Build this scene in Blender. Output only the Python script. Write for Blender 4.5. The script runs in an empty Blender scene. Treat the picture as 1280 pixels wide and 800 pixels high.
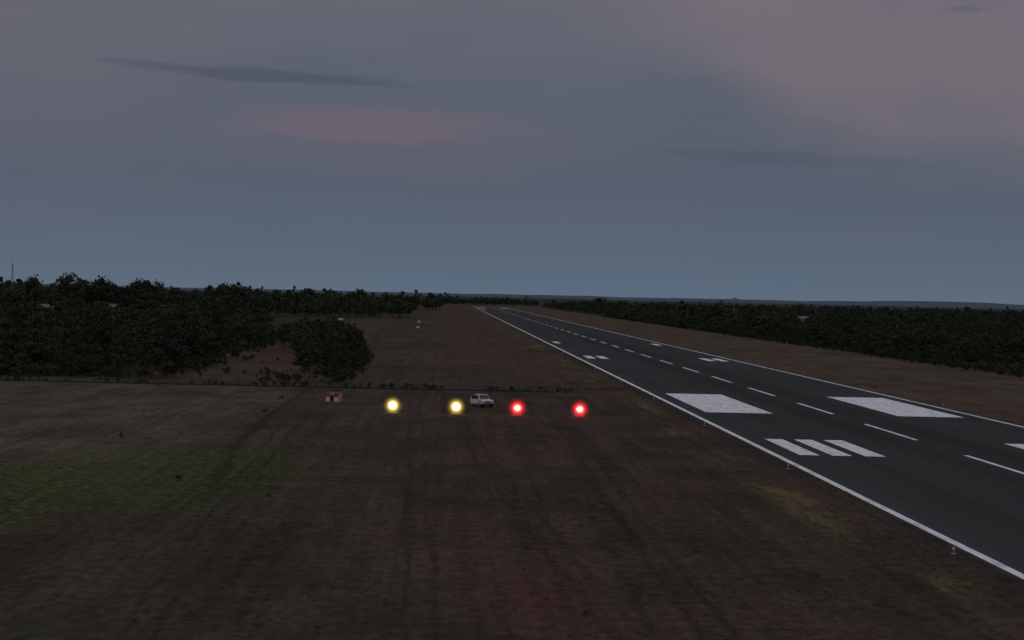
import bpy, bmesh, math, random
from mathutils import Vector, Matrix, noise as mn
random.seed(7)
scene = bpy.context.scene
scene.view_settings.view_transform = 'Standard'
try: scene.view_settings.look = 'None'
except Exception: pass
scene.view_settings.exposure = 0

# ------------------------------------------------------------------ node helpers
class N:
    def __init__(s, tree):
        s.t = tree; s.n = tree.nodes; s.l = tree.links
    def new(s, typ): return s.n.new(typ)
    def put(s, sock, v):
        if v is None: return
        if isinstance(v, bpy.types.NodeSocket): s.l.new(v, sock)
        else:
            if hasattr(sock, 'default_value'):
                if isinstance(v, (tuple, list)) and len(v) == 3 and sock.type == 'RGBA': v = (*v, 1)
                sock.default_value = v
    def m(s, op, a, b=None, c=None, clamp=False):
        n = s.new('ShaderNodeMath'); n.operation = op; n.use_clamp = clamp
        s.put(n.inputs[0], a); s.put(n.inputs[1], b); s.put(n.inputs[2], c)
        return n.outputs[0]
    def sm(s, x, a, b, lo=0.0, hi=1.0):
        n = s.new('ShaderNodeMapRange'); n.interpolation_type = 'SMOOTHSTEP'
        s.put(n.inputs[0], x); s.put(n.inputs[1], a); s.put(n.inputs[2], b)
        s.put(n.inputs[3], lo); s.put(n.inputs[4], hi)
        return n.outputs[0]
    def box(s, x, a, b, w):
        return s.m('MULTIPLY', s.sm(x, a-w, a+w), s.sm(x, b-w, b+w, 1.0, 0.0))
    def mul(s, *a):
        r = a[0]
        for k in a[1:]: r = s.m('MULTIPLY', r, k)
        return r
    def add(s, *a):
        r = a[0]
        for k in a[1:]: r = s.m('ADD', r, k)
        return r
    def noise(s, vec, scale, detail=3, rough=0.55, dist=0.0):
        n = s.new('ShaderNodeTexNoise'); s.put(n.inputs['Vector'], vec)
        n.inputs['Scale'].default_value = scale; n.inputs['Detail'].default_value = detail
        n.inputs['Roughness'].default_value = rough; n.inputs['Distortion'].default_value = dist
        return n.outputs[0]
    def vs(s, vec, sc, loc=(0,0,0), rot=(0,0,0)):
        n = s.new('ShaderNodeMapping'); s.put(n.inputs[0], vec)
        n.inputs['Scale'].default_value = sc; n.inputs['Location'].default_value = loc
        n.inputs['Rotation'].default_value = rot
        return n.outputs[0]
    def mix(s, f, a, b, mode='MIX'):
        n = s.new('ShaderNodeMix'); n.data_type = 'RGBA'; n.blend_type = mode
        s.put(n.inputs[0], f); s.put(n.inputs[6], a); s.put(n.inputs[7], b)
        return n.outputs[2]
    def sep(s, v):
        n = s.new('ShaderNodeSeparateXYZ'); s.l.new(v, n.inputs[0]); return n.outputs
    def comb(s, x, y, z):
        n = s.new('ShaderNodeCombineXYZ'); s.put(n.inputs[0], x); s.put(n.inputs[1], y); s.put(n.inputs[2], z)
        return n.outputs[0]

def mat(name, rough=0.9, spec=0.2):
    m = bpy.data.materials.new(name); m.use_nodes = True
    t = N(m.node_tree); b = m.node_tree.nodes['Principled BSDF']
    b.inputs['Roughness'].default_value = rough
    b.inputs['Specular IOR Level'].default_value = spec
    return m, t, b

def simple(name, col, rough=0.6, spec=0.3, var=0.25, scale=3.0, metal=0.0):
    m, t, b = mat(name, rough, spec)
    tc = t.new('ShaderNodeTexCoord')
    nz = t.noise(tc.outputs['Object'], scale, 4)
    c = t.mix(nz, tuple(k*(1-var) for k in col), tuple(min(1, k*(1+var)) for k in col))
    t.put(b.inputs['Base Color'], c); b.inputs['Metallic'].default_value = metal
    return m

def emis(name, col, st):
    m = bpy.data.materials.new(name); m.use_nodes = True
    b = m.node_tree.nodes['Principled BSDF']
    b.inputs['Base Color'].default_value = (*col, 1)
    b.inputs['Emission Color'].default_value = (*col, 1); b.inputs['Emission Strength'].default_value = st
    return m

# ------------------------------------------------------------------ mesh helpers
def link(o, parent=None):
    scene.collection.objects.link(o)
    if parent: o.parent = parent
    return o
def mesh_obj(name, verts, faces, mats, parent=None, midx=None, smooth=False, add=True):
    me = bpy.data.meshes.new(name); me.from_pydata(verts, [], faces)
    for m_ in (mats if isinstance(mats, (list, tuple)) else [mats]): me.materials.append(m_)
    if midx: me.polygons.foreach_set('material_index', midx)
    if smooth: me.polygons.foreach_set('use_smooth', [True]*len(me.polygons))
    me.update()
    o = bpy.data.objects.new(name, me)
    if add: link(o, parent)
    return o
def empty(name, loc, rz=0):
    e = bpy.data.objects.new(name, None); e.location = loc; e.rotation_euler = (0, 0, rz)
    e.empty_display_size = .5
    return link(e)
def bm_obj(name, bm, m_, parent=None, smooth=False):
    me = bpy.data.meshes.new(name); bm.to_mesh(me); bm.free(); me.materials.append(m_)
    if smooth: me.polygons.foreach_set('use_smooth', [True]*len(me.polygons))
    o = bpy.data.objects.new(name, me); return link(o, parent)
def box(name, c, s, m_, parent=None, bev=0.0, rot=None):
    bm = bmesh.new(); bmesh.ops.create_cube(bm, size=1)
    bmesh.ops.scale(bm, vec=s, verts=bm.verts)
    if bev: bmesh.ops.bevel(bm, geom=bm.edges[:], offset=bev, segments=2, affect='EDGES')
    if rot: bmesh.ops.rotate(bm, verts=bm.verts, matrix=rot)
    bmesh.ops.translate(bm, vec=c, verts=bm.verts)
    return bm_obj(name, bm, m_, parent)
def cyl(name, p0, p1, r0, r1, m_, parent=None, seg=16, smooth=True):
    p0 = Vector(p0); p1 = Vector(p1); d = p1-p0
    bm = bmesh.new(); bmesh.ops.create_cone(bm, cap_ends=True, segments=seg, radius1=r0, radius2=r1, depth=d.length)
    q = Vector((0,0,1)).rotation_difference(d.normalized()).to_matrix()
    bmesh.ops.rotate(bm, verts=bm.verts, matrix=q)
    bmesh.ops.translate(bm, vec=(p0+p1)/2, verts=bm.verts)
    return bm_obj(name, bm, m_, parent, False)
def sheet(verts, faces, x0, x1, y0, y1, z, ny=1):
    for k in range(ny):
        a = y0+(y1-y0)*k/ny; b = y0+(y1-y0)*(k+1)/ny
        i = len(verts); verts += [(x0,a,z),(x1,a,z),(x1,b,z),(x0,b,z)]; faces.append((i,i+1,i+2,i+3))

# ------------------------------------------------------------------ WORLD (dusk sky)
w = bpy.data.worlds.new('World'); scene.world = w; w.use_nodes = True
try:
    w.cycles.sampling_method = 'NONE'
except Exception: pass
t = N(w.node_tree); bg = w.node_tree.nodes['Background']
tc = t.new('ShaderNodeTexCoord'); d = tc.outputs['Generated']
sx, sy, sz = t.sep(d)
yy = t.m('MAXIMUM', sy, 0.25)
a = t.m('DIVIDE', sx, yy); b = t.m('DIVIDE', sz, yy)
ab = t.comb(a, b, 0.0)
zc = t.m('MAXIMUM', sz, 0.0)
ramp = t.new('ShaderNodeValToRGB'); t.l.new(zc, ramp.inputs[0])
def lin(c): return tuple(((k/255)/12.92 if k/255 < .04045 else ((k/255+.055)/1.055)**2.4) for k in c)
cr = ramp.color_ramp
stops = [(0.0, lin((91,108,126))), (0.025, lin((86,101,119))), (0.06, lin((82,93,110))), (0.10, lin((86,94,109))),
         (0.16, lin((98,101,113))), (0.30, (0.20,0.20,0.23)), (0.6, (0.44,0.44,0.48)), (1.0, (0.55,0.55,0.60))]
cr.elements[0].position = 0; cr.elements[0].color = (*stops[0][1], 1)
cr.elements[1].position = 1; cr.elements[1].color = (*stops[-1][1], 1)
for p, c in stops[1:-1]:
    e = cr.elements.new(p); e.color = (*c, 1)
col = ramp.outputs[0]
soft = t.noise(t.vs(ab, (5, 22, 1)), 1.0, 3, 0.55, 0.5)
col = t.mix(t.m('MULTIPLY', t.sm(soft, 0.36, 0.68), 0.16), col, lin((105,103,115)))
soft2 = t.noise(t.vs(ab, (9, 48, 1), (4, 7, 0)), 1.0, 3, 0.55, 0.3)
col = t.mix(t.mul(t.sm(soft2, 0.42, 0.72), t.sm(b, 0.02, 0.08), 0.24), col, lin((77,86,103)))
wv = t.m('MULTIPLY', t.m('SUBTRACT', t.noise(t.vs(ab, (9, 22, 1), (3, 1, 0)), 1.0, 3, 0.6), 0.5), 0.05)
line = t.m('ADD', t.m('MULTIPLY', t.sm(a, 0.03, 0.26), -0.085), 0.172)
dl = t.add(b, t.m('MULTIPLY', line, -1.0), wv)
pk = t.mul(t.sm(dl, -0.032, 0.035), t.sm(a, 0.0, 0.10))
fade = t.sm(t.add(dl, t.m('MULTIPLY', a, 0.05)), 0.03, 0.12, 1.0, 0.65)
col = t.mix(t.mul(pk, fade, t.sm(soft2, .3, .7, 1.0, .8), 0.82), col, lin((121,110,119)))
pv = t.mul(t.box(t.add(b, wv), 0.065, 0.17, 0.03), t.sm(a, -0.03, -0.22, 0.0, 1.0))
col = t.mix(t.m('MULTIPLY', pv, 0.24), col, lin((110,102,114)))
fib = t.noise(t.vs(ab, (20, 150, 1), (1, 3, 0)), 1.0, 3, 0.6)
fibc = t.m('SUBTRACT', fib, 0.5)
def streak(a0, b0, ha, hb, slope, rag):
    da = t.m('SUBTRACT', a, a0)
    db = t.m('SUBTRACT', t.m('SUBTRACT', b, b0), t.m('MULTIPLY', da, slope))
    db = t.m('ADD', db, t.m('MULTIPLY', fibc, rag))
    ea = t.m('DIVIDE', da, ha); eb = t.m('DIVIDE', db, hb)
    r2 = t.m('ADD', t.m('MULTIPLY', ea, ea), t.m('MULTIPLY', eb, eb))
    return t.mul(t.sm(r2, 0.0, 1.3, 1.0, 0.0), t.m('GREATER_THAN', sy, 0.3))
pink_s = t.mul(streak(-0.04, 0.0900, 0.085, 0.0105, 0.01, 0.022), t.sm(fib, .3, .6, .5, 1.0))
col = t.mix(t.m('MULTIPLY', pink_s, 0.58), col, lin((117,97,112)))
col = t.mix(t.m('MULTIPLY', streak(-0.02, 0.083, 0.13, 0.022, 0.0, 0.02), 0.30), col, lin((102,96,112)))
col = t.mix(t.m('MULTIPLY', streak(-0.095, 0.1155, 0.075, 0.0044, -0.035, 0.007), 0.72), col, lin((71,79,97)))
col = t.mix(t.m('MULTIPLY', streak(-0.165, 0.1205, 0.030, 0.0028, -0.06, 0.006), 0.50), col, lin((73,81,98)))
col = t.mix(t.m('MULTIPLY', streak(0.19, 0.078, 0.085, 0.0045, -0.02, 0.010), 0.45), col, lin((74,84,102)))
col = t.mix(t.m('MULTIPLY', streak(0.278, 0.1625, 0.012, 0.0022, 0.0, 0.004), 0.45), col, lin((86,85,100)))
back = t.mul(t.sm(sy, 0.1, -0.9, 0.0, 1.0), t.sm(sz, 0.6, 0.0, 0.0, 1.0))
col = t.mix(back, col, (0.42, 0.35, 0.32))
sk = t.new('ShaderNodeTexSky'); sk.sky_type = 'NISHITA'; sk.sun_disc = False
sk.sun_elevation = math.radians(1.5); sk.sun_rotation = math.radians(190)
col = t.mix(1.0, col, t.mix(1.0, sk.outputs[0], (0.004, 0.004, 0.004), 'MULTIPLY'), 'ADD')
t.put(bg.inputs[0], col); bg.inputs[1].default_value = 1.0

sun = bpy.data.lights.new('sun', 'SUN'); sun.energy = 0.08; sun.angle = math.radians(25); sun.color = (1, .88, .80)
so = link(bpy.data.objects.new('sun', sun)); so.rotation_euler = (math.radians(72), 0, math.radians(10)); so.location = (0, -50, 60)

# ------------------------------------------------------------------ GROUND
gm, t, bs = mat('dry_grassland', 1.0, 0.03)
geo = t.new('ShaderNodeNewGeometry'); P = geo.outputs['Position']
X, Y, Z = t.sep(P)
n_big = t.noise(t.vs(P, (0.032, 0.014, 1)), 1.0, 4, 0.6)
n_mid = t.noise(t.vs(P, (0.13, 0.05, 1), (5, 9, 0)), 1.0, 5, 0.68)
n_str = t.noise(t.vs(P, (0.8, 0.012, 1), (2, 4, 0)), 1.0, 3, 0.6)
n_fin = t.noise(t.vs(P, (1.3, 0.7, 1)), 1.0, 5, 0.75)
n_x = t.noise(t.vs(P, (0.02, 0.30, 1), (7, 1, 0)), 1.0, 2, 0.6)
wob = t.m('MULTIPLY', t.m('SUBTRACT', t.noise(P, 0.05, 3, 0.6), 0.5), 14.0)
wob2 = t.m('MULTIPLY', t.m('SUBTRACT', t.noise(P, 0.22, 3, 0.6), 0.5), 5.0)
Xw = t.add(X, wob, wob2)
Yw = t.add(Y, t.m('MULTIPLY', wob, 1.6), t.m('MULTIPLY', wob2, 2.0))
Xs = t.m('ADD', X, t.m('MULTIPLY', wob2, 0.35))
brown = t.mix(t.sm(n_mid, 0.32, 0.68), (0.040, 0.032, 0.024), (0.072, 0.056, 0.042))
col = brown
n_ol = t.noise(t.vs(P, (0.05, 0.03, 1), (15, 3, 0)), 1.0, 3, 0.65)
col = t.mix(t.mul(t.sm(n_ol, .48, .62), t.sm(Xw, 5, -25, 0.08, 0.60)), col, (0.045, 0.047, 0.025))
red = t.mul(t.sm(t.add(t.m('MULTIPLY', n_big, 0.55), t.m('MULTIPLY', n_mid, 0.45)), 0.45, 0.60), t.sm(Xw, -12, 8, 0.0, 1.0))
col = t.mix(t.m('MULTIPLY', red, 0.68), col, (0.072, 0.037, 0.031))
dr_ = t.mul(t.sm(n_big, .50, .62), t.sm(n_mid, .45, .62), t.box(Xw, 0, 32, 4), t.box(Y, 90, 300, 30))
col = t.mix(t.m('MULTIPLY', dr_, .55), col, (0.050, 0.021, 0.019))
col = t.mix(t.mul(t.box(Xw, -20, 35, 3), t.sm(Yw, 300, 420), 0.6), col, t.mix(n_mid, (0.054, 0.039, 0.028), (0.090, 0.062, 0.043)))
mead = t.mul(t.sm(Xs, -27, -23, 1.0, 0.0), t.box(Yw, 165, 326, 12))
col = t.mix(t.m('MULTIPLY', mead, 0.85), col, t.mix(t.sm(n_mid, .3, .7), (0.052, 0.048, 0.033), (0.100, 0.088, 0.061)))
slant = t.m('ADD', Yw, t.m('MULTIPLY', X, -1.2))
gp = t.mul(t.box(slant, 166, 220, 14), t.box(Xw, -75, -15, 4))
col = t.mix(t.mul(gp, t.sm(n_mid, 0.34, 0.60, 0.20, 0.92)), col, t.mix(t.sm(n_fin, .35, .65), (0.034, 0.047, 0.015), (0.060, 0.080, 0.026)))
dt = t.mul(t.box(t.add(X, t.m('MULTIPLY', wob2, .35), t.m('MULTIPLY', t.sm(Y, 240, 130), -4.5)), -24.0, -23.0, 0.7), t.box(Y, 150, 316, 14))
col = t.mix(t.mul(dt, t.sm(n_mid, .25, .55, .4, 1.0), 0.75), col, (0.024, 0.022, 0.017))
rs = t.mul(t.box(Xw, 81, 141, 3), t.sm(X, 79, 81))
col = t.mix(rs, col, t.mix(t.sm(n_mid, .3, .7), (0.052, 0.043, 0.030), (0.102, 0.080, 0.053)))
rr = t.mul(t.box(Xw, 86, 104, 5), t.sm(n_big, .42, .6))
col = t.mix(t.m('MULTIPLY', rr, .6), col, (0.082, 0.046, 0.035))
ff = t.sm(Xw, 138, 142)
col = t.mix(ff, col, (0.022, 0.027, 0.016))
fl = t.mul(t.sm(Xw, -56, -50, 1.0, 0.0), t.sm(Y, 336, 342))
col = t.mix(t.m('MULTIPLY', fl, 0.85), col, (0.03, 0.032, 0.019))
rc = t.mul(t.box(Xw, -58, -30, 3), t.box(Y, 338, 1150, 10), t.sm(n_mid, .30, .5))
col = t.mix(t.m('MULTIPLY', rc, 0.70), col, (0.078, 0.050, 0.036))
yv = t.mul(t.box(Xs, 27.5, 31.5, 1.2), t.sm(t.noise(t.vs(P, (0.2, 0.03, 1), (1, 8, 0)), 1.0, 3, .65), .48, .66))
col = t.mix(t.m('MULTIPLY', yv, 0.8), col, (0.120, 0.100, 0.048))
vg = t.box(Xs, 33.2, 35.5, .5)
col = t.mix(t.m('MULTIPLY', vg, 0.6), col, (0.034, 0.028, 0.024))
for yk, hw in ((320.5, 2.4), (969, 6)):
    tk = t.mul(t.box(t.add(Y, t.m('MULTIPLY', wob, 0.18), t.m('MULTIPLY', wob2, 0.6)), yk-hw, yk+hw, hw*.5), t.sm(X, 16, 30, 1.0, 0.0))
    col = t.mix(t.m('MULTIPLY', tk, .92), col, (0.011, 0.011, 0.010))
for yk, hw, kk in ((333, 3, .5), (412, 4, .4), (560, 6, .4)):
    tk = t.mul(t.box(t.add(Y, wob2), yk-hw, yk+hw, hw), t.box(Xw, -20, 33, 2))
    col = t.mix(t.m('MULTIPLY', tk, kk), col, (0.028, 0.023, 0.019))
for xk, sl in ((-2.2, .02), (14.3, -.01), (-16.8, .035), (6.0, .05)):
    dx_ = t.m('ABSOLUTE', t.m('SUBTRACT', t.add(X, t.m('MULTIPLY', wob, .12), t.m('MULTIPLY', Y, sl)), xk+150*sl))
    wt = t.mul(t.box(dx_, .62, 1.0, .18), t.box(Y, 60, 300, 30), t.sm(n_mid, .32, .55))
    col = t.mix(t.m('MULTIPLY', wt, .45), col, (0.026, 0.020, 0.016))
mod = t.add(t.m('MULTIPLY', t.m('SUBTRACT', n_str, .5), 1.0), t.m('MULTIPLY', t.m('SUBTRACT', n_fin, .5), 2.2), t.m('MULTIPLY', t.m('SUBTRACT', n_x, .5), .5), t.m('MULTIPLY', t.m('SUBTRACT', n_big, .5), .9), 0.96)
mod = t.m('MAXIMUM', mod, 0.3)
col = t.mix(1.0, col, t.comb(mod, mod, mod), 'MULTIPLY')
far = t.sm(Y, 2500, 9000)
col = t.mix(far, col, (0.045, 0.062, 0.080))  # aerial haze painted into the far ground colour
t.put(bs.inputs['Base Color'], col)
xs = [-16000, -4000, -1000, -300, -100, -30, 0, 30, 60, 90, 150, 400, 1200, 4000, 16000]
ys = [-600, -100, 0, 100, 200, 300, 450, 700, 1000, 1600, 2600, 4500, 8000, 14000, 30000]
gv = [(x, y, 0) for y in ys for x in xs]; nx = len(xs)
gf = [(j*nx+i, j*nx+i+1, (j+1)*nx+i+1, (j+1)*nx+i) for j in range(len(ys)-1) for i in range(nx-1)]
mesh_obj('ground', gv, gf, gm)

# ------------------------------------------------------------------ RUNWAY
rm, t, bs = mat('asphalt', 0.9, 0.06)
geo = t.new('ShaderNodeNewGeometry'); P = geo.outputs['Position']; X, Y, Z = t.sep(P)
n1 = t.noise(t.vs(P, (0.35, 0.01, 1)), 1.0, 4, .6)
n2 = t.noise(P, 2.5, 4, .75)
n3 = t.noise(t.vs(P, (.05, .02, 1), (3, 3, 0)), 1.0, 3, .6)
v = t.add(t.m('MULTIPLY', n1, .034), t.m('MULTIPLY', n2, .020), t.m('MULTIPLY', n3, .028), -0.002)
rub = t.mul(t.m('ADD', t.box(X, 51.5, 56.5, 2.0), t.box(X, 59.5, 64.5, 2.0)), t.box(Y, 120, 800, 120), t.sm(n1, .3, .6))
v = t.m('MULTIPLY', v, t.m('SUBTRACT', 1.0, t.m('MULTIPLY', rub, .4)))
fx = t.m('FRACT', t.m('DIVIDE', t.m('SUBTRACT', X, 35.3), 4.6))
jn = t.box(fx, 0.0, 0.03, 0.012)
v = t.m('MULTIPLY', v, t.m('SUBTRACT', 1.0, t.m('MULTIPLY', jn, .4)))
v = t.m('MULTIPLY', v, t.m('ADD', 0.95, t.m('MULTIPLY', t.sm(t.m('ABSOLUTE', t.m('SUBTRACT', X, 58.1)), 17, 23), .15)))
t.put(bs.inputs['Base Color'], t.comb(v, v, t.m('MULTIPLY', v, 1.06)))
V, F = [], []; sheet(V, F, 35.2, 81.3, -200, 2750, 0.004, 20); mesh_obj('runway', V, F, rm)

pm, t, bs = mat('white_runway_paint', 0.7, 0.1)
geo = t.new('ShaderNodeNewGeometry'); P = geo.outputs['Position']
n1 = t.noise(t.vs(P, (1.2, .25, 1)), 1.0, 5, .7); n2 = t.noise(P, 6.0, 3, .6)
k = t.m('ADD', t.m('MULTIPLY', t.sm(n1, .32, .54), .80), t.m('MULTIPLY', n2, .25), clamp=True)
t.put(bs.inputs['Base Color'], t.mix(k, (0.34, 0.35, 0.38), (0.76, 0.78, 0.83)))
V, F = [], []; zp = 0.012; C = 58.0
sheet(V, F, 35.5, 36.2, -100, 2700, zp, 12); sheet(V, F, 80.0, 80.6, -100, 2700, zp, 12)
k = -2
while 175+49.5*k < 2640:
    y0 = 175+49.5*k
    if y0 > -20: sheet(V, F, C-.30, C+.30, y0, y0+28, zp)
    k += 1
def both(x0, x1, y0, y1):
    sheet(V, F, x0, x1, y0, y1, zp); sheet(V, F, 2*C-x1, 2*C-x0, y0, y1, zp)
both(38.6, 48.6, 272, 324); both(38.6, 48.6, 2350, 2402)
b3 = [(38.6, 40.8), (42.2, 44.4), (45.8, 48.1)]
for nb, yb in ((3, 199), (2, 502), (1, 660)):
    for q in b3[:nb]: both(q[0], q[1], yb, yb+22.5); both(q[0], q[1], 2674-yb-22, 2674-yb)
for q in range(6):
    both(38.8+q*3.2, 40.6+q*3.2, -35, -5); both(38.8+q*3.2, 40.6+q*3.2, 2660, 2690)
mesh_obj('runway_markings', V, F, pm)

# ------------------------------------------------------------------ TREES
bark = simple('bark', (0.06, 0.045, 0.035), 1, .05, .4, 4)
def leafmat(name, c0, c1):
    m_, t, bs = mat(name, 1.0, 0.03)
    geo = t.new('ShaderNodeNewGeometry'); oi = t.new('ShaderNodeObjectInfo')
    r = oi.outputs['Random']
    n1 = t.noise(geo.outputs['Position'], .12, 2, .6)
    f = t.add(t.m('MULTIPLY', r, .55), t.m('MULTIPLY', n1, .9), t.m('MULTIPLY', geo.outputs['Random Per Island'], .3), -0.42)
    f = t.m('ADD', f, 0.0, clamp=True)
    c = t.mix(f, c0, c1)
    dry = t.sm(t.m('FRACT', t.m('MULTIPLY', r, 7.31)), .80, .98)
    c = t.mix(t.m('MULTIPLY', dry, .35), c, (0.055, 0.050, 0.03))
    t.put(bs.inputs['Base Color'], c)
    return m_
leaf = leafmat('foliage', (0.018, 0.026, 0.019), (0.058, 0.072, 0.045))
leaf2 = leafmat('dry_grass_blades', (0.045, 0.040, 0.026), (0.090, 0.076, 0.05))

def limb(V, F, MI, p0, p1, r0, r1, seg=5):
    d = (p1-p0).normalized(); u = d.orthogonal().normalized(); w_ = d.cross(u)
    i = len(V)
    for p, r in ((p0, r0), (p1, r1)):
        for k in range(seg):
            an = 2*math.pi*k/seg; V.append(tuple(p+(u*math.cos(an)+w_*math.sin(an))*r))
    for k in range(seg):
        F.append((i+k, i+(k+1) % seg, i+seg+(k+1) % seg, i+seg+k)); MI.append(0)

def make_tree(name, seed, H=7.0, R=3.0, trunk=2.0, nclump=16, leaves=95, ls=.30, flat=.6, loose=1.0):
    rnd = random.Random(seed); V, F, MI = [], [], []
    base = Vector((0, 0, -.2)); top = Vector((rnd.uniform(-.4, .4), rnd.uniform(-.4, .4), trunk))
    limb(V, F, MI, base, top, .17, .12, 6)
    mid = top+Vector((rnd.uniform(-.5, .5), rnd.uniform(-.5, .5), (H-trunk)*.5)); limb(V, F, MI, top, mid, .12, .05)
    for c in range(nclump):
        an = rnd.uniform(0, 6.28); h = rnd.random(); rr = R*math.sqrt(rnd.uniform(.05, 1))*(math.sin(math.pi*(.22+.72*h))**.7)*rnd.uniform(.8, 1.2)
        z = trunk*.75+(H-trunk*.75)*(.12+.80*h)
        cp = Vector((math.cos(an)*rr, math.sin(an)*rr, z))
        st = top.lerp(mid, rnd.random()*.8); kn = st.lerp(cp, .55)+Vector((0, 0, -.3))
        limb(V, F, MI, st, kn, .06, .04, 4); limb(V, F, MI, kn, cp, .04, .015, 4)
        cr_ = rnd.uniform(.5, 1.2)*R/3*1.05*loose
        nl = int(leaves*rnd.uniform(.6, 1.2))
        for q in range(nl):
            dv = Vector((rnd.gauss(0, 1), rnd.gauss(0, 1), rnd.gauss(0, 1))).normalized()*cr_*(rnd.random()**.45)*rnd.uniform(.8, 1.25)
            dv.z *= flat+.1
            p = cp+dv
            nrm = (dv.normalized()*1.0+Vector((rnd.gauss(0, .6), rnd.gauss(0, .6), rnd.gauss(.3, .6)))).normalized()
            u = nrm.orthogonal().normalized(); u.rotate(Matrix.Rotation(rnd.uniform(0, 6.28), 3, nrm)); v_ = nrm.cross(u)
            s = ls*rnd.uniform(.55, 1.25); i = len(V)
            V += [tuple(p-u*s), tuple(p+v_*s*.6), tuple(p+u*s), tuple(p-v_*s*.6)]
            F.append((i, i+1, i+2, i+3)); MI.append(1)
    return mesh_obj(name, V, F, [bark, leaf], midx=MI, add=False)

specs = [(7, 3.0, 2.0, 16, .6), (7.4, 3.6, 2.6, 18, .45), (6.4, 2.3, 1.6, 12, .75), (9.0, 2.6, 3.0, 15, .65), (5.8, 3.8, 2.2, 16, .45), (7.8, 3.0, 2.6, 9, .6)]
tree_coll = bpy.data.collections.new('tree_kinds'); far_coll = bpy.data.collections.new('far_tree_kinds')
for i, (H, R, tr, nc, fl_) in enumerate(specs):
    tree_coll.objects.link(make_tree('tree_kind', 11+i, H, R, tr, nc, 80, .30, fl_))
    far_coll.objects.link(make_tree('far_tree_kind', 31+i, H, R, tr, max(8, nc//2+1), 26, .62, fl_, 1.35))
bush_coll = bpy.data.collections.new('bush_kinds')
for i in range(3):
    bush_coll.objects.link(make_tree('bush_kind', 50+i, 2.6, 1.9, .2, 8, 60, .22, .8))
def make_tuft(seed):
    rnd = random.Random(seed); V, F, MI = [], [], []
    for k in range(22):
        an = rnd.uniform(0, 6.28); r = rnd.uniform(0, .22); h = rnd.uniform(.06, .18); l = rnd.uniform(.03, .14)
        p = Vector((math.cos(an)*r, math.sin(an)*r, 0)); q = p+Vector((math.cos(an)*l, math.sin(an)*l, h))
        s = Vector((-math.sin(an), math.cos(an), 0))*.010; i = len(V)
        V += [tuple(p-s), tuple(p+s), tuple(q)]; F.append((i, i+1, i+2)); MI.append(0)
    return mesh_obj('tuft_kind', V, F, [leaf2], midx=MI, add=False)
tuft_coll = bpy.data.collections.new('tuft_kinds')
for i in range(3): tuft_coll.objects.link(make_tuft(i))

def scatter(name, pts, coll):
    me = bpy.data.meshes.new(name); me.from_pydata([p[:3] for p in pts], [], [])
    at = me.attributes.new('sc', 'FLOAT_VECTOR', 'POINT'); ar = me.attributes.new('rz', 'FLOAT_VECTOR', 'POINT')
    sc, rz = [], []
    for p in pts:
        s = p[3]; sc += [s*random.uniform(.82, 1.2), s*random.uniform(.82, 1.2), s*random.uniform(.8, 1.2)]
        rz += [random.uniform(-.07, .07), random.uniform(-.07, .07), random.uniform(0, 6.28)]
    at.data.foreach_set('vector', sc); ar.data.foreach_set('vector', rz)
    o = link(bpy.data.objects.new(name, me))
    ng = bpy.data.node_groups.new(name+'_scatter', 'GeometryNodeTree')
    ng.interface.new_socket('Geometry', in_out='INPUT', socket_type='NodeSocketGeometry')
    ng.interface.new_socket('Geometry', in_out='OUTPUT', socket_type='NodeSocketGeometry')
    n = ng.nodes; l = ng.links
    gi = n.new('NodeGroupInput'); go = n.new('NodeGroupOutput'); ip = n.new('GeometryNodeInstanceOnPoints')
    ci = n.new('GeometryNodeCollectionInfo'); ci.inputs['Collection'].default_value = coll
    ci.inputs['Separate Children'].default_value = True; ci.inputs['Reset Children'].default_value = True
    def attr(nm):
        a_ = n.new('GeometryNodeInputNamedAttribute'); a_.data_type = 'FLOAT_VECTOR'; a_.inputs['Name'].default_value = nm
        return a_.outputs[0]
    l.new(gi.outputs[0], ip.inputs['Points']); l.new(ci.outputs[0], ip.inputs['Instance'])
    ip.inputs['Pick Instance'].default_value = True
    rv = n.new('FunctionNodeRandomValue'); rv.data_type = 'INT'
    iv = [s for s in rv.inputs if s.type == 'INT' and s.name in ('Min', 'Max')]
    iv[0].default_value = 0; iv[1].default_value = len(coll.objects)-1
    outi = [s for s in rv.outputs if s.type == 'INT'][0]
    l.new(outi, ip.inputs['Instance Index'])
    e2r = n.new('FunctionNodeEulerToRotation'); l.new(attr('rz'), e2r.inputs[0]); l.new(e2r.outputs[0], ip.inputs['Rotation'])
    l.new(attr('sc'), ip.inputs['Scale']); l.new(ip.outputs[0], go.inputs[0])
    md = o.modifiers.new('scatter', 'NODES'); md.node_group = ng
    return o

def pl(x, pts):
    if x <= pts[0][0]: return pts[0][1]
    for (a_, b_), (c_, d_) in zip(pts, pts[1:]):
        if x <= c_: return b_+(d_-b_)*(x-a_)/(c_-a_)
    return pts[-1][1]
def region(y0, y1, xl, xr, step, smin, smax, dens=1.0, seed=1, gap=-9, fq=.03):
    rnd = random.Random(seed); out = []; y = y0
    while y < y1:
        a_, b_ = xl(y), xr(y); x = a_
        while x < b_:
            if rnd.random() < dens:
                px, py = x+rnd.uniform(-.5, .5)*step, y+rnd.uniform(-.5, .5)*step
                g = mn.noise(Vector((px*fq, py*fq*.6, seed)))
                if px < b_+rnd.uniform(-3, 1) and g > gap+rnd.uniform(-.1, .1):
                    out.append((px, py, 0, (smin+(smax-smin)*rnd.random()**1.5)*(1+.55*g)))
            x += step
        y += step
    return out
LB = [(335, -50), (400, -50), (500, -54), (580, -56), (640, -68), (900, -78), (1300, -82)]
left = lambda y: -0.33*y-14
f = region(340, 420, left, lambda y: pl(y, LB), 4.6, .45, 1.10, .83, 1, -.22, .05)
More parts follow.
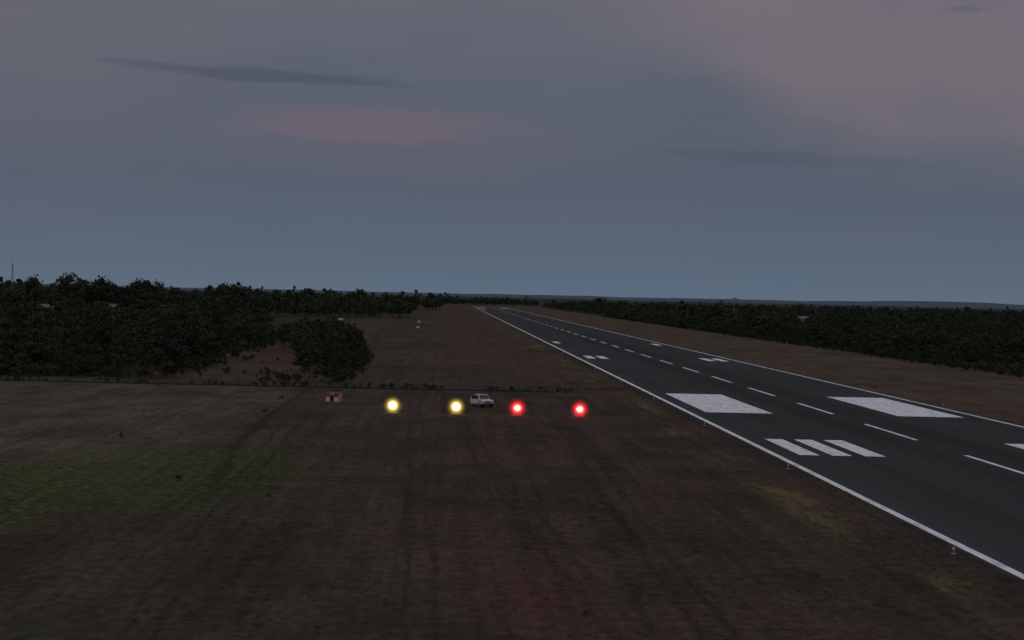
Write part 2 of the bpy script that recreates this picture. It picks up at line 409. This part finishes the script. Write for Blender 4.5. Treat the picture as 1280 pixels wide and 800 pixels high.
f += region(420, 640, left, lambda y: pl(y, LB), 5.2, .55, 1.30, .86, 21, -.28)
f += region(640, 760, left, lambda y: pl(y, LB), 7, .7, 1.4, .8, 2, -.2)
f += region(540, 660, lambda y: -58, lambda y: -44, 6, .35, .75, .6, 22, -.2)
big = region(760, 1000, left, lambda y: -94-(y-760)*.03, 12, 1.2, 2.2, .75, 3, -.35, .02)
f += big
scatter('forest', f, tree_coll)
CL = [(335, -25), (400, -30), (500, -39), (600, -47), (700, -54)]; CR = [(335, -17.5), (420, -18), (520, -24), (600, -30), (700, -40)]
th = region(340, 420, lambda y: pl(y, CL), lambda y: pl(y, CR), 3.8, .30, .80, .66, 5, -.25, .09)
th += region(420, 640, lambda y: pl(y, CL), lambda y: pl(y, CR), 4.2, .50, .95, .78, 25, -.3, .06)
scatter('thicket', th, tree_coll)
ug = region(336, 352, left, lambda y: -52, 2.8, .4, 1.0, .65, 6)
ug += region(334, 352, lambda y: -33, lambda y: -17, 2.6, .2, .65, .45, 7)
ug += region(350, 620, lambda y: pl(y, LB)-3, lambda y: pl(y, LB)+2.5, 3.2, .4, .9, .5, 8)
ug += region(340, 600, lambda y: pl(y, CR)-2, lambda y: pl(y, CR)+1.5, 2.8, .4, .9, .5, 9)
ug += region(340, 900, lambda y: pl(y, LB)+1, lambda y: pl(y, CL)-1, 5.5, .15, .65, .27, 10)
ug += region(260, 1600, lambda y: 136, lambda y: 141, 3.2, .4, 1.0, .7, 11)
# scrub along the crossing ditch
ug += region(320.5, 325, lambda y: -110, lambda y: 22, 1.1, .04, .30, .55, 31, -.15, .06)
ug += region(322, 324, lambda y: -110, lambda y: -20, 2.5, .12, .45, .35, 32, -.1, .06)
ug += [(-33, 132, 0, .22), (-38, 128, 0, .2), (-34.5, 96, 0, .25), (-31.5, 92, 0, .3), (-26.5, 94, 0, .2), (7.5, 95, 0, .12), (-3, 98, 0, .08),
       (-23, 160, 0, .18), (-36, 205, 0, .16), (-24.5, 250, 0, .22), (-25, 281, 0, .25), (-14, 148, 0, .14)]
scatter('undergrowth', ug, bush_coll)
right = lambda y: 0.345*y+24
scatter('woodland', region(320, 1000, lambda y: 140, right, 5.6, .42, 1.05, .80, 12, -.30), tree_coll)
r_ = region(1000, 1700, lambda y: 142, right, 9.5, .65, 1.25, .9, 13, -.4, .015)
r_ += region(1700, 2700, lambda y: 145, right, 15, .9, 1.5, .9, 14)
r_ += region(1030, 1150, lambda y: 150, lambda y: 178, 9, 1.3, 1.85, .8, 15)
r_ += region(860, 1000, lambda y: 152, lambda y: 172, 10, 1.0, 1.45, .5, 16)
r_ += region(1180, 1500, left, lambda y: -24-(y-1180)*.02, 12, .9, 1.9, .74, 17, -.3, .015)
r_ += region(1500, 2500, left, lambda y: -30, 19, 1.2, 1.9, .8, 18)
r_ += region(1900, 2000, lambda y: -22, lambda y: -4, 9, 1.4, 1.9, .8, 19)
r_ += region(2900, 3300, lambda y: -30, lambda y: 150, 20, 1.1, 1.7, .8, 20)
scatter('distant_tree_line', r_, far_coll)
for s_, loc, sc_ in ((99, (-92, 790, 0), (2.6, 2.6, 2.7)), (101, (-146, 780, 0), (2.6, 2.5, 2.75)), (103, (-163, 800, 0), (2.9, 2.7, 2.85)), (105, (-136, 830, 0), (2.6, 2.6, 2.8)), (107, (-178, 790, 0), (2.6, 2.6, 2.7))):
    tr = make_tree('tree', s_, 7.4, 3.4, 2.6, 24, 115, .26, .65, 1.15); link(tr); tr.location = loc; tr.scale = sc_

rnd = random.Random(3); tf = []
for _ in range(14000):
    y = 70+180*rnd.random()**1.5; x = rnd.uniform(-.33*y-3, 34)
    if mn.noise(Vector((x*.08, y*.05, 2)))+rnd.uniform(-.35, .35) < 0.05: continue
    tf.append((x, y, 0, rnd.uniform(.4, 1.0)))
scatter('grass_tufts', tf, tuft_coll)

# ------------------------------------------------------------------ DISTANT LAND
hm, t, bs = mat('distant_forest_canopy', 1.0, 0.0)
geo = t.new('ShaderNodeNewGeometry'); P = geo.outputs['Position']; X, Y, Z = t.sep(P)
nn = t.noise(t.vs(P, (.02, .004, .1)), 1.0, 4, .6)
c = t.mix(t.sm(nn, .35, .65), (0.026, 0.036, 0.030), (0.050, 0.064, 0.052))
c = t.mix(t.sm(Y, 2600, 11000), c, t.mix(nn, (0.050, 0.070, 0.095), (0.075, 0.098, 0.125)))  # bluish haze baked into the albedo, growing with distance
t.put(bs.inputs['Base Color'], c)
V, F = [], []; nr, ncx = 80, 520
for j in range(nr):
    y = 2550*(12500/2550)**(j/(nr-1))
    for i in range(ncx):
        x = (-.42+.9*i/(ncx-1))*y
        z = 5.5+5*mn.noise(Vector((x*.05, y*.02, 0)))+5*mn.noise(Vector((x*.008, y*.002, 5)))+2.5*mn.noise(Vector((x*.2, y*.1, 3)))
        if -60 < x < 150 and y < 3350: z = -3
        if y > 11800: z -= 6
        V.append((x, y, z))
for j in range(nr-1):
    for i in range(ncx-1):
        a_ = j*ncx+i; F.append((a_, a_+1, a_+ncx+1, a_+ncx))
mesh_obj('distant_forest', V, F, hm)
hm2, t, bs = mat('distant_hills_baked_haze', 1.0, 0.0)
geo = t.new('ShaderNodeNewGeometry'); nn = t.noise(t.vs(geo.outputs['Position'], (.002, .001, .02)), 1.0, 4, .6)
t.put(bs.inputs['Base Color'], t.mix(nn, (0.080, 0.108, 0.140), (0.105, 0.138, 0.170)))  # bluish base colour carries the air haze over the hills
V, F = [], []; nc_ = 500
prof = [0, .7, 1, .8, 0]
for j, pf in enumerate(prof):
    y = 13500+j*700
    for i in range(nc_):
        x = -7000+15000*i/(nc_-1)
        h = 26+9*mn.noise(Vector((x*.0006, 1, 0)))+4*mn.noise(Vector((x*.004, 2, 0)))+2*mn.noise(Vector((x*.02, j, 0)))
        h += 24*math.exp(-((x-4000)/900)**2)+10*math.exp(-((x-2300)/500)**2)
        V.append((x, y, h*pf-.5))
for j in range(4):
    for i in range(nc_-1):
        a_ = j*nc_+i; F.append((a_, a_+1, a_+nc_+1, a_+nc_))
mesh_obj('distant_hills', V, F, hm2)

# ------------------------------------------------------------------ PAPI LIGHTS
orange = simple('orange_enamel', (0.30, 0.10, 0.03), .6, .3, .15, 5)
grey = simple('galvanised_steel', (0.22, 0.23, 0.24), .6, .4, .2, 6)
conc = simple('concrete', (0.14, 0.13, 0.12), .9, .2, .2, 2)
def glowmat(name, core, col, A, s0, s1):  # emissive volume that imitates camera bloom around a lamp
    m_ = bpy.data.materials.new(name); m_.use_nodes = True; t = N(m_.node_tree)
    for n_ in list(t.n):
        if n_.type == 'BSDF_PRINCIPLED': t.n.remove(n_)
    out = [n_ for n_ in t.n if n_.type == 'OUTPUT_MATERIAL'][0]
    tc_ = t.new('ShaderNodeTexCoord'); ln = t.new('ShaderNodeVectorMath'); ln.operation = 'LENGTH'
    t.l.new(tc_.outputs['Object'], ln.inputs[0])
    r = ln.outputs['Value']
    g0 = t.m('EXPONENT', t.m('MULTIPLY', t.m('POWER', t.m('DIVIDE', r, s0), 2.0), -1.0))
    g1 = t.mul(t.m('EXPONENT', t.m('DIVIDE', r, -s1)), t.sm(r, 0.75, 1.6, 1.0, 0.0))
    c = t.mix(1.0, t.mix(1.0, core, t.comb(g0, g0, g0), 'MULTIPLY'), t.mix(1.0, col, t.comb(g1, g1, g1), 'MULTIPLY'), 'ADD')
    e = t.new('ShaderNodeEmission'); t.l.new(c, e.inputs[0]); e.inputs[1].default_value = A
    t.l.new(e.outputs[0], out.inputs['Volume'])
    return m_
gy = glowmat('yellow_lamp_bloom', (1, .90, .52), (.52, .33, .035), 8, .38, .31)
gr = glowmat('red_lamp_bloom', (1, .60, .42), (.85, .002, .018), 8, .32, .33)
ly = emis('yellow_lamp_lens', (1, .88, .50), 3); lr = emis('red_lamp_lens', (1, .45, .35), 2)
def papi(x, y, lensm, glow):
    e = empty('papi_light_unit', (x, y, 0))
    box('base_slab', (0, .2, .04), (1.5, 1.4, .08), conc, e, .02)
    for sx_ in (-.5, .5):
        for sy_ in (-.25, .6): cyl('leg', (sx_, sy_, .08), (sx_, sy_, .82), .03, .03, grey, e, 8)
    box('housing', (0, .25, 1.0), (1.15, 1.1, .36), orange, e, .04)
    box('hood', (0, -.36, 1.20), (1.15, .16, .03), orange, e, .005)
    for k_ in (-.34, 0, .34):
        cyl('lens_ring', (k_, -.36, 1.0), (k_, -.30, 1.0), .13, .13, grey, e, 20)
        cyl('lens', (k_, -.375, 1.0), (k_, -.355, 1.0), .11, .11, lensm, e, 20)
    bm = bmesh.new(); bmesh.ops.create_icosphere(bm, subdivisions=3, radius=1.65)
    g = bm_obj('lamp_bloom', bm, glow, e, True); g.location = (0, -1.2, 1.05)  # added glowing ball for the bloom halo, not part of the unit
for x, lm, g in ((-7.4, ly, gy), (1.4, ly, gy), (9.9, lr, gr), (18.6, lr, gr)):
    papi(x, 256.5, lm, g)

# ------------------------------------------------------------------ RUNWAY EDGE LIGHTS
glass = simple('frosted_glass', (0.36, 0.38, 0.38), .3, .5, .1, 5)
def edge_light(x, y):
    e = empty('runway_edge_light', (x, y, 0))
    cyl('base_plate', (0, 0, 0), (0, 0, .05), .2, .18, grey, e, 12); cyl('stem', (0, 0, .05), (0, 0, .25), .035, .035, orange, e, 8)
    cyl('body', (0, 0, .25), (0, 0, .34), .09, .11, grey, e, 12); cyl('globe', (0, 0, .34), (0, 0, .47), .10, .05, glass, e, 12)
for k in range(14):
    edge_light(34.2, 62+60*k); edge_light(82.3, 62+60*k)

# ------------------------------------------------------------------ PICKUP TRUCK
white = simple('white_car_paint', (0.48, 0.50, 0.55), .35, .5, .05, 2)
dark = simple('car_glass', (0.012, 0.014, 0.018), .15, .5, .1, 2)
blk = simple('black_rubber', (0.015, 0.015, 0.015), .8, .2, .2, 5)
redp = simple('red_plastic', (0.4, 0.02, 0.02), .4, .4, .1, 3)
def prism(name, prof, hw, m_, parent, inset=0.0, zin=99):
    V = []; n_ = len(prof)
    for s_ in (-1, 1):
        for (y, z) in prof:
            w_ = hw-(inset if z > zin else 0); V.append((s_*w_, y, z))
    F = [tuple(range(n_)), tuple(range(2*n_-1, n_-1, -1))]+[(i, (i+1) % n_, n_+(i+1) % n_, n_+i) for i in range(n_)]
    o = mesh_obj(name, V, F, m_, parent)
    bm = bmesh.new(); bm.from_mesh(o.data); bmesh.ops.recalc_face_normals(bm, faces=bm.faces)
    bmesh.ops.bevel(bm, geom=bm.edges[:], offset=.035, segments=2, affect='EDGES'); bm.to_mesh(o.data); bm.free()
    return o
car = empty('pickup_truck', (5.3, 274.5, 0), math.radians(20))
prism('body', [(-2.55, .45), (-2.55, .95), (-2.35, 1.08), (-1.2, 1.16), (.95, 1.16), (2.5, 1.12), (2.55, .5)], .92, white, car)
prism('cab', [(-1.15, 1.17), (-.45, 1.80), (.85, 1.82), (1.0, 1.17)], .86, white, car, .13, 1.5)
V = [(-.74, -1.08, 1.27), (.74, -1.08, 1.27), (.64, -.52, 1.75), (-.64, -.52, 1.75)]
mesh_obj('windshield', [(x, y-.045, z) for x, y, z in V], [(0, 1, 2, 3)], dark, car)
mesh_obj('rear_window', [(.70, 1.02, 1.27), (-.70, 1.02, 1.27), (-.62, .93, 1.72), (.62, .93, 1.72)], [(0, 1, 2, 3)], dark, car)
for s_ in (-1, 1):
    mesh_obj('side_window', [(s_*.872, -.85, 1.24), (s_*.872, .8, 1.24), (s_*.76, .7, 1.72), (s_*.76, -.40, 1.72)], [(0, 1, 2, 3)], dark, car)
    for yw in (-1.65, 1.55):
        cyl('wheel', (s_*.70, yw, .38), (s_*.95, yw, .38), .38, .38, blk, car, 24); cyl('rim', (s_*.95, yw, .38), (s_*.965, yw, .38), .22, .20, grey, car, 16)
    box('headlight', (s_*.70, -2.56, .84), (.38, .06, .17), glass, car, .02)
    box('mirror', (s_*1.02, -.75, 1.25), (.2, .1, .16), blk, car, .02)
    box('tail_light', (s_*.82, 2.55, .9), (.14, .05, .3), redp, car, .01)
box('grille', (0, -2.57, .82), (.9, .05, .2), blk, car, .01)
box('bumper', (0, -2.62, .52), (1.8, .18, .22), blk, car, .04)
box('bed_opening', (0, 1.75, 1.17), (1.5, 1.35, .03), blk, car)
box('roof_beacon', (0, .1, 1.88), (.7, .2, .1), redp, car, .02)
cyl('antenna', (.55, .3, 1.8), (.6, .5, 3.3), .03, .02, blk, car, 6)
dr = bpy.data.objects.new('open_door', None); link(dr, car); dr.location = (-.93, -.85, 0); dr.rotation_euler = (0, 0, math.radians(60))
box('door_skin', (0, .52, .82), (.07, 1.05, .70), white, dr, .02)
box('door_frame_top', (.04, .60, 1.70), (.05, .72, .05), white, dr, .01)
box('door_frame_rear', (.02, 1.0, 1.43), (.05, .06, .54), white, dr, .01)
box('door_glass', (.02, .58, 1.42), (.012, .78, .50), dark, dr)

# ------------------------------------------------------------------ CHECKERED HUT
wp = simple('white_wall_paint', (0.45, 0.45, 0.46), .8, .2, .12, 2); rp = simple('red_orange_wall_paint', (0.28, 0.075, 0.045), .8, .2, .15, 2)
hw_ = simple('weathered_wall', (0.17, 0.18, 0.19), .9, .1, .2, 1)
hut = empty('equipment_hut', (-16.9, 277.5, 0), math.radians(-18))
hut.scale = (.88, .88, .92)
box('floor_slab', (0, 0, .08), (2.6, 2.2, .16), conc, hut, .02)
for i in range(3):
    for k in range(2):
        m_ = wp if (i+k) % 2 == 0 else rp
        box('wall_panel', (-.76+i*.76, -.86, .50+k*.64), (.76, .06, .64), m_, hut)
        box('wall_panel', (-.76+i*.76, .86, .50+k*.64), (.76, .06, .64), m_, hut)
        m_ = rp if (i+k) % 2 == 0 else wp
        box('wall_panel', (-1.11, -.553+i*.553, .50+k*.64), (.06, .553, .64), m_, hut); box('wall_panel', (1.11, -.553+i*.553, .50+k*.64), (.06, .553, .64), m_, hut)
box('door', (.0, -.90, .72), (.6, .03, 1.1), blk, hut, .005)
box('roof', (0, 0, 1.54), (2.5, 2.0, .10), rp, hut, .02)
box('vent', (.7, -.91, 1.2), (.3, .03, .2), blk, hut)
def marker(x, y, w_, h_):
    e = empty('marker_board', (x, y, 0))
    for s_ in (-1, 1): cyl('post', (s_*w_*.35, .05, 0), (s_*w_*.35, .05, h_), .05, .05, grey, e, 8)
    box('panel', (0, 0, h_*.65), (w_, .06, h_*.6), white, e, .01)
marker(-16.2, 1034, 1.7, 1.5); marker(-14.2, 870, 1.3, 1.3); marker(-61, 1050, 2.6, 1.8)
for x, y in ((-1.2, 280), (141, 500), (139.5, 455)):
    e = empty('marker_post', (x, y, 0)); cyl('post', (0, 0, 0), (0, 0, 1.3), .04, .04, grey, e, 8); cyl('cap', (0, 0, 1.3), (0, 0, 1.42), .07, .05, rp, e, 8)

# ------------------------------------------------------------------ HOUSES + MASTS
roofm = simple('metal_roof', (0.13, 0.14, 0.16), .8, .2, .15, 1)
winm = simple('window_glass', (0.02, 0.025, 0.03), .2, .5, .1, 1)
def house(x, y, w_, dp, h, rz):
    e = empty('white_house', (x, y, 0), rz)
    box('walls', (0, 0, h/2), (w_, dp, h), hw_, e)
    rh = dp*.22; o_ = .6
    V = [(-w_/2-o_, -dp/2-o_, h), (w_/2+o_, -dp/2-o_, h), (w_/2+o_, dp/2+o_, h), (-w_/2-o_, dp/2+o_, h), (-w_/2-o_, 0, h+rh), (w_/2+o_, 0, h+rh)]
    mesh_obj('roof', [(a_, b_, c_+.01) for a_, b_, c_ in V], [(0, 1, 5, 4), (2, 3, 4, 5), (0, 4, 3), (1, 2, 5), (3, 2, 1, 0)], roofm, e)
    nw = int(w_/2.4)
    for fl_ in range(max(1, int(h/3.0))):
        for i in range(nw):
            if fl_ == 0 and i == nw//2: box('door', ((i-(nw-1)/2)*2.4, -dp/2-.02, 1.1), (1, .05, 2.2), winm, e)
            else: box('window', ((i-(nw-1)/2)*2.4, -dp/2-.02, 1.7+2.9*fl_), (1.1, .05, 1.2), winm, e)
house(-155, 715, 5.0, 6, 8.0, .1); house(-139, 765, 4, 6, 8.2, -.2); house(212, 1090, 5, 6, 7.2, -.1)
def mast(x, y, h, wb):
    e = empty('radio_mast', (x, y, 0)); 
    cs = [(math.cos(a_)*wb, math.sin(a_)*wb) for a_ in (0, 2.094, 4.189)]
    for i, (cx, cy) in enumerate(cs):
        cyl('leg', (cx, cy, 0), (cx*.4, cy*.4, h), .10, .07, rp, e, 6)
    n_ = int(h/2)
    for k in range(n_):
        f0 = 1-.6*k/n_; f1 = 1-.6*(k+1)/n_
        for i in range(3):
            p, q = cs[i], cs[(i+1) % 3]
            cyl('brace', (p[0]*f0, p[1]*f0, h*k/n_), (q[0]*f1, q[1]*f1, h*(k+1)/n_), .04, .04, grey if k % 4 < 2 else rp, e, 4)
    cyl('top_antenna', (0, 0, h), (0, 0, h+3), .08, .05, grey, e, 6)
mast(-188, 800, 25.5, .7)
def tank(x, y, h):
    e = empty('water_tower', (x, y, 0))
    for sx_ in (-1, 1):
        for sy_ in (-1, 1): cyl('leg', (sx_, sy_, 0), (sx_*.8, sy_*.8, h-2), .14, .12, grey, e, 6)
    cyl('tank', (0, 0, h-2), (0, 0, h), 1.5, 1.5, grey, e, 16); cyl('tank_roof', (0, 0, h), (0, 0, h+.5), 1.6, .2, grey, e, 16)
tank(186, 1190, 18.6)

# ------------------------------------------------------------------ CAMERA
cam = bpy.data.cameras.new('camera'); cam.sensor_width = 36; cam.lens = 36*2300/1280; cam.clip_end = 60000; cam.clip_start = .5
co = link(bpy.data.objects.new('camera', cam))
Mx = Matrix.Rotation(math.radians(-1.99), 4, 'Z') @ Matrix.Rotation(math.radians(90-.75), 4, 'X') @ Matrix.Rotation(math.radians(1.33), 4, 'Z')
co.matrix_world = Matrix.Translation((0, 0, 16.6)) @ Mx
scene.camera = co
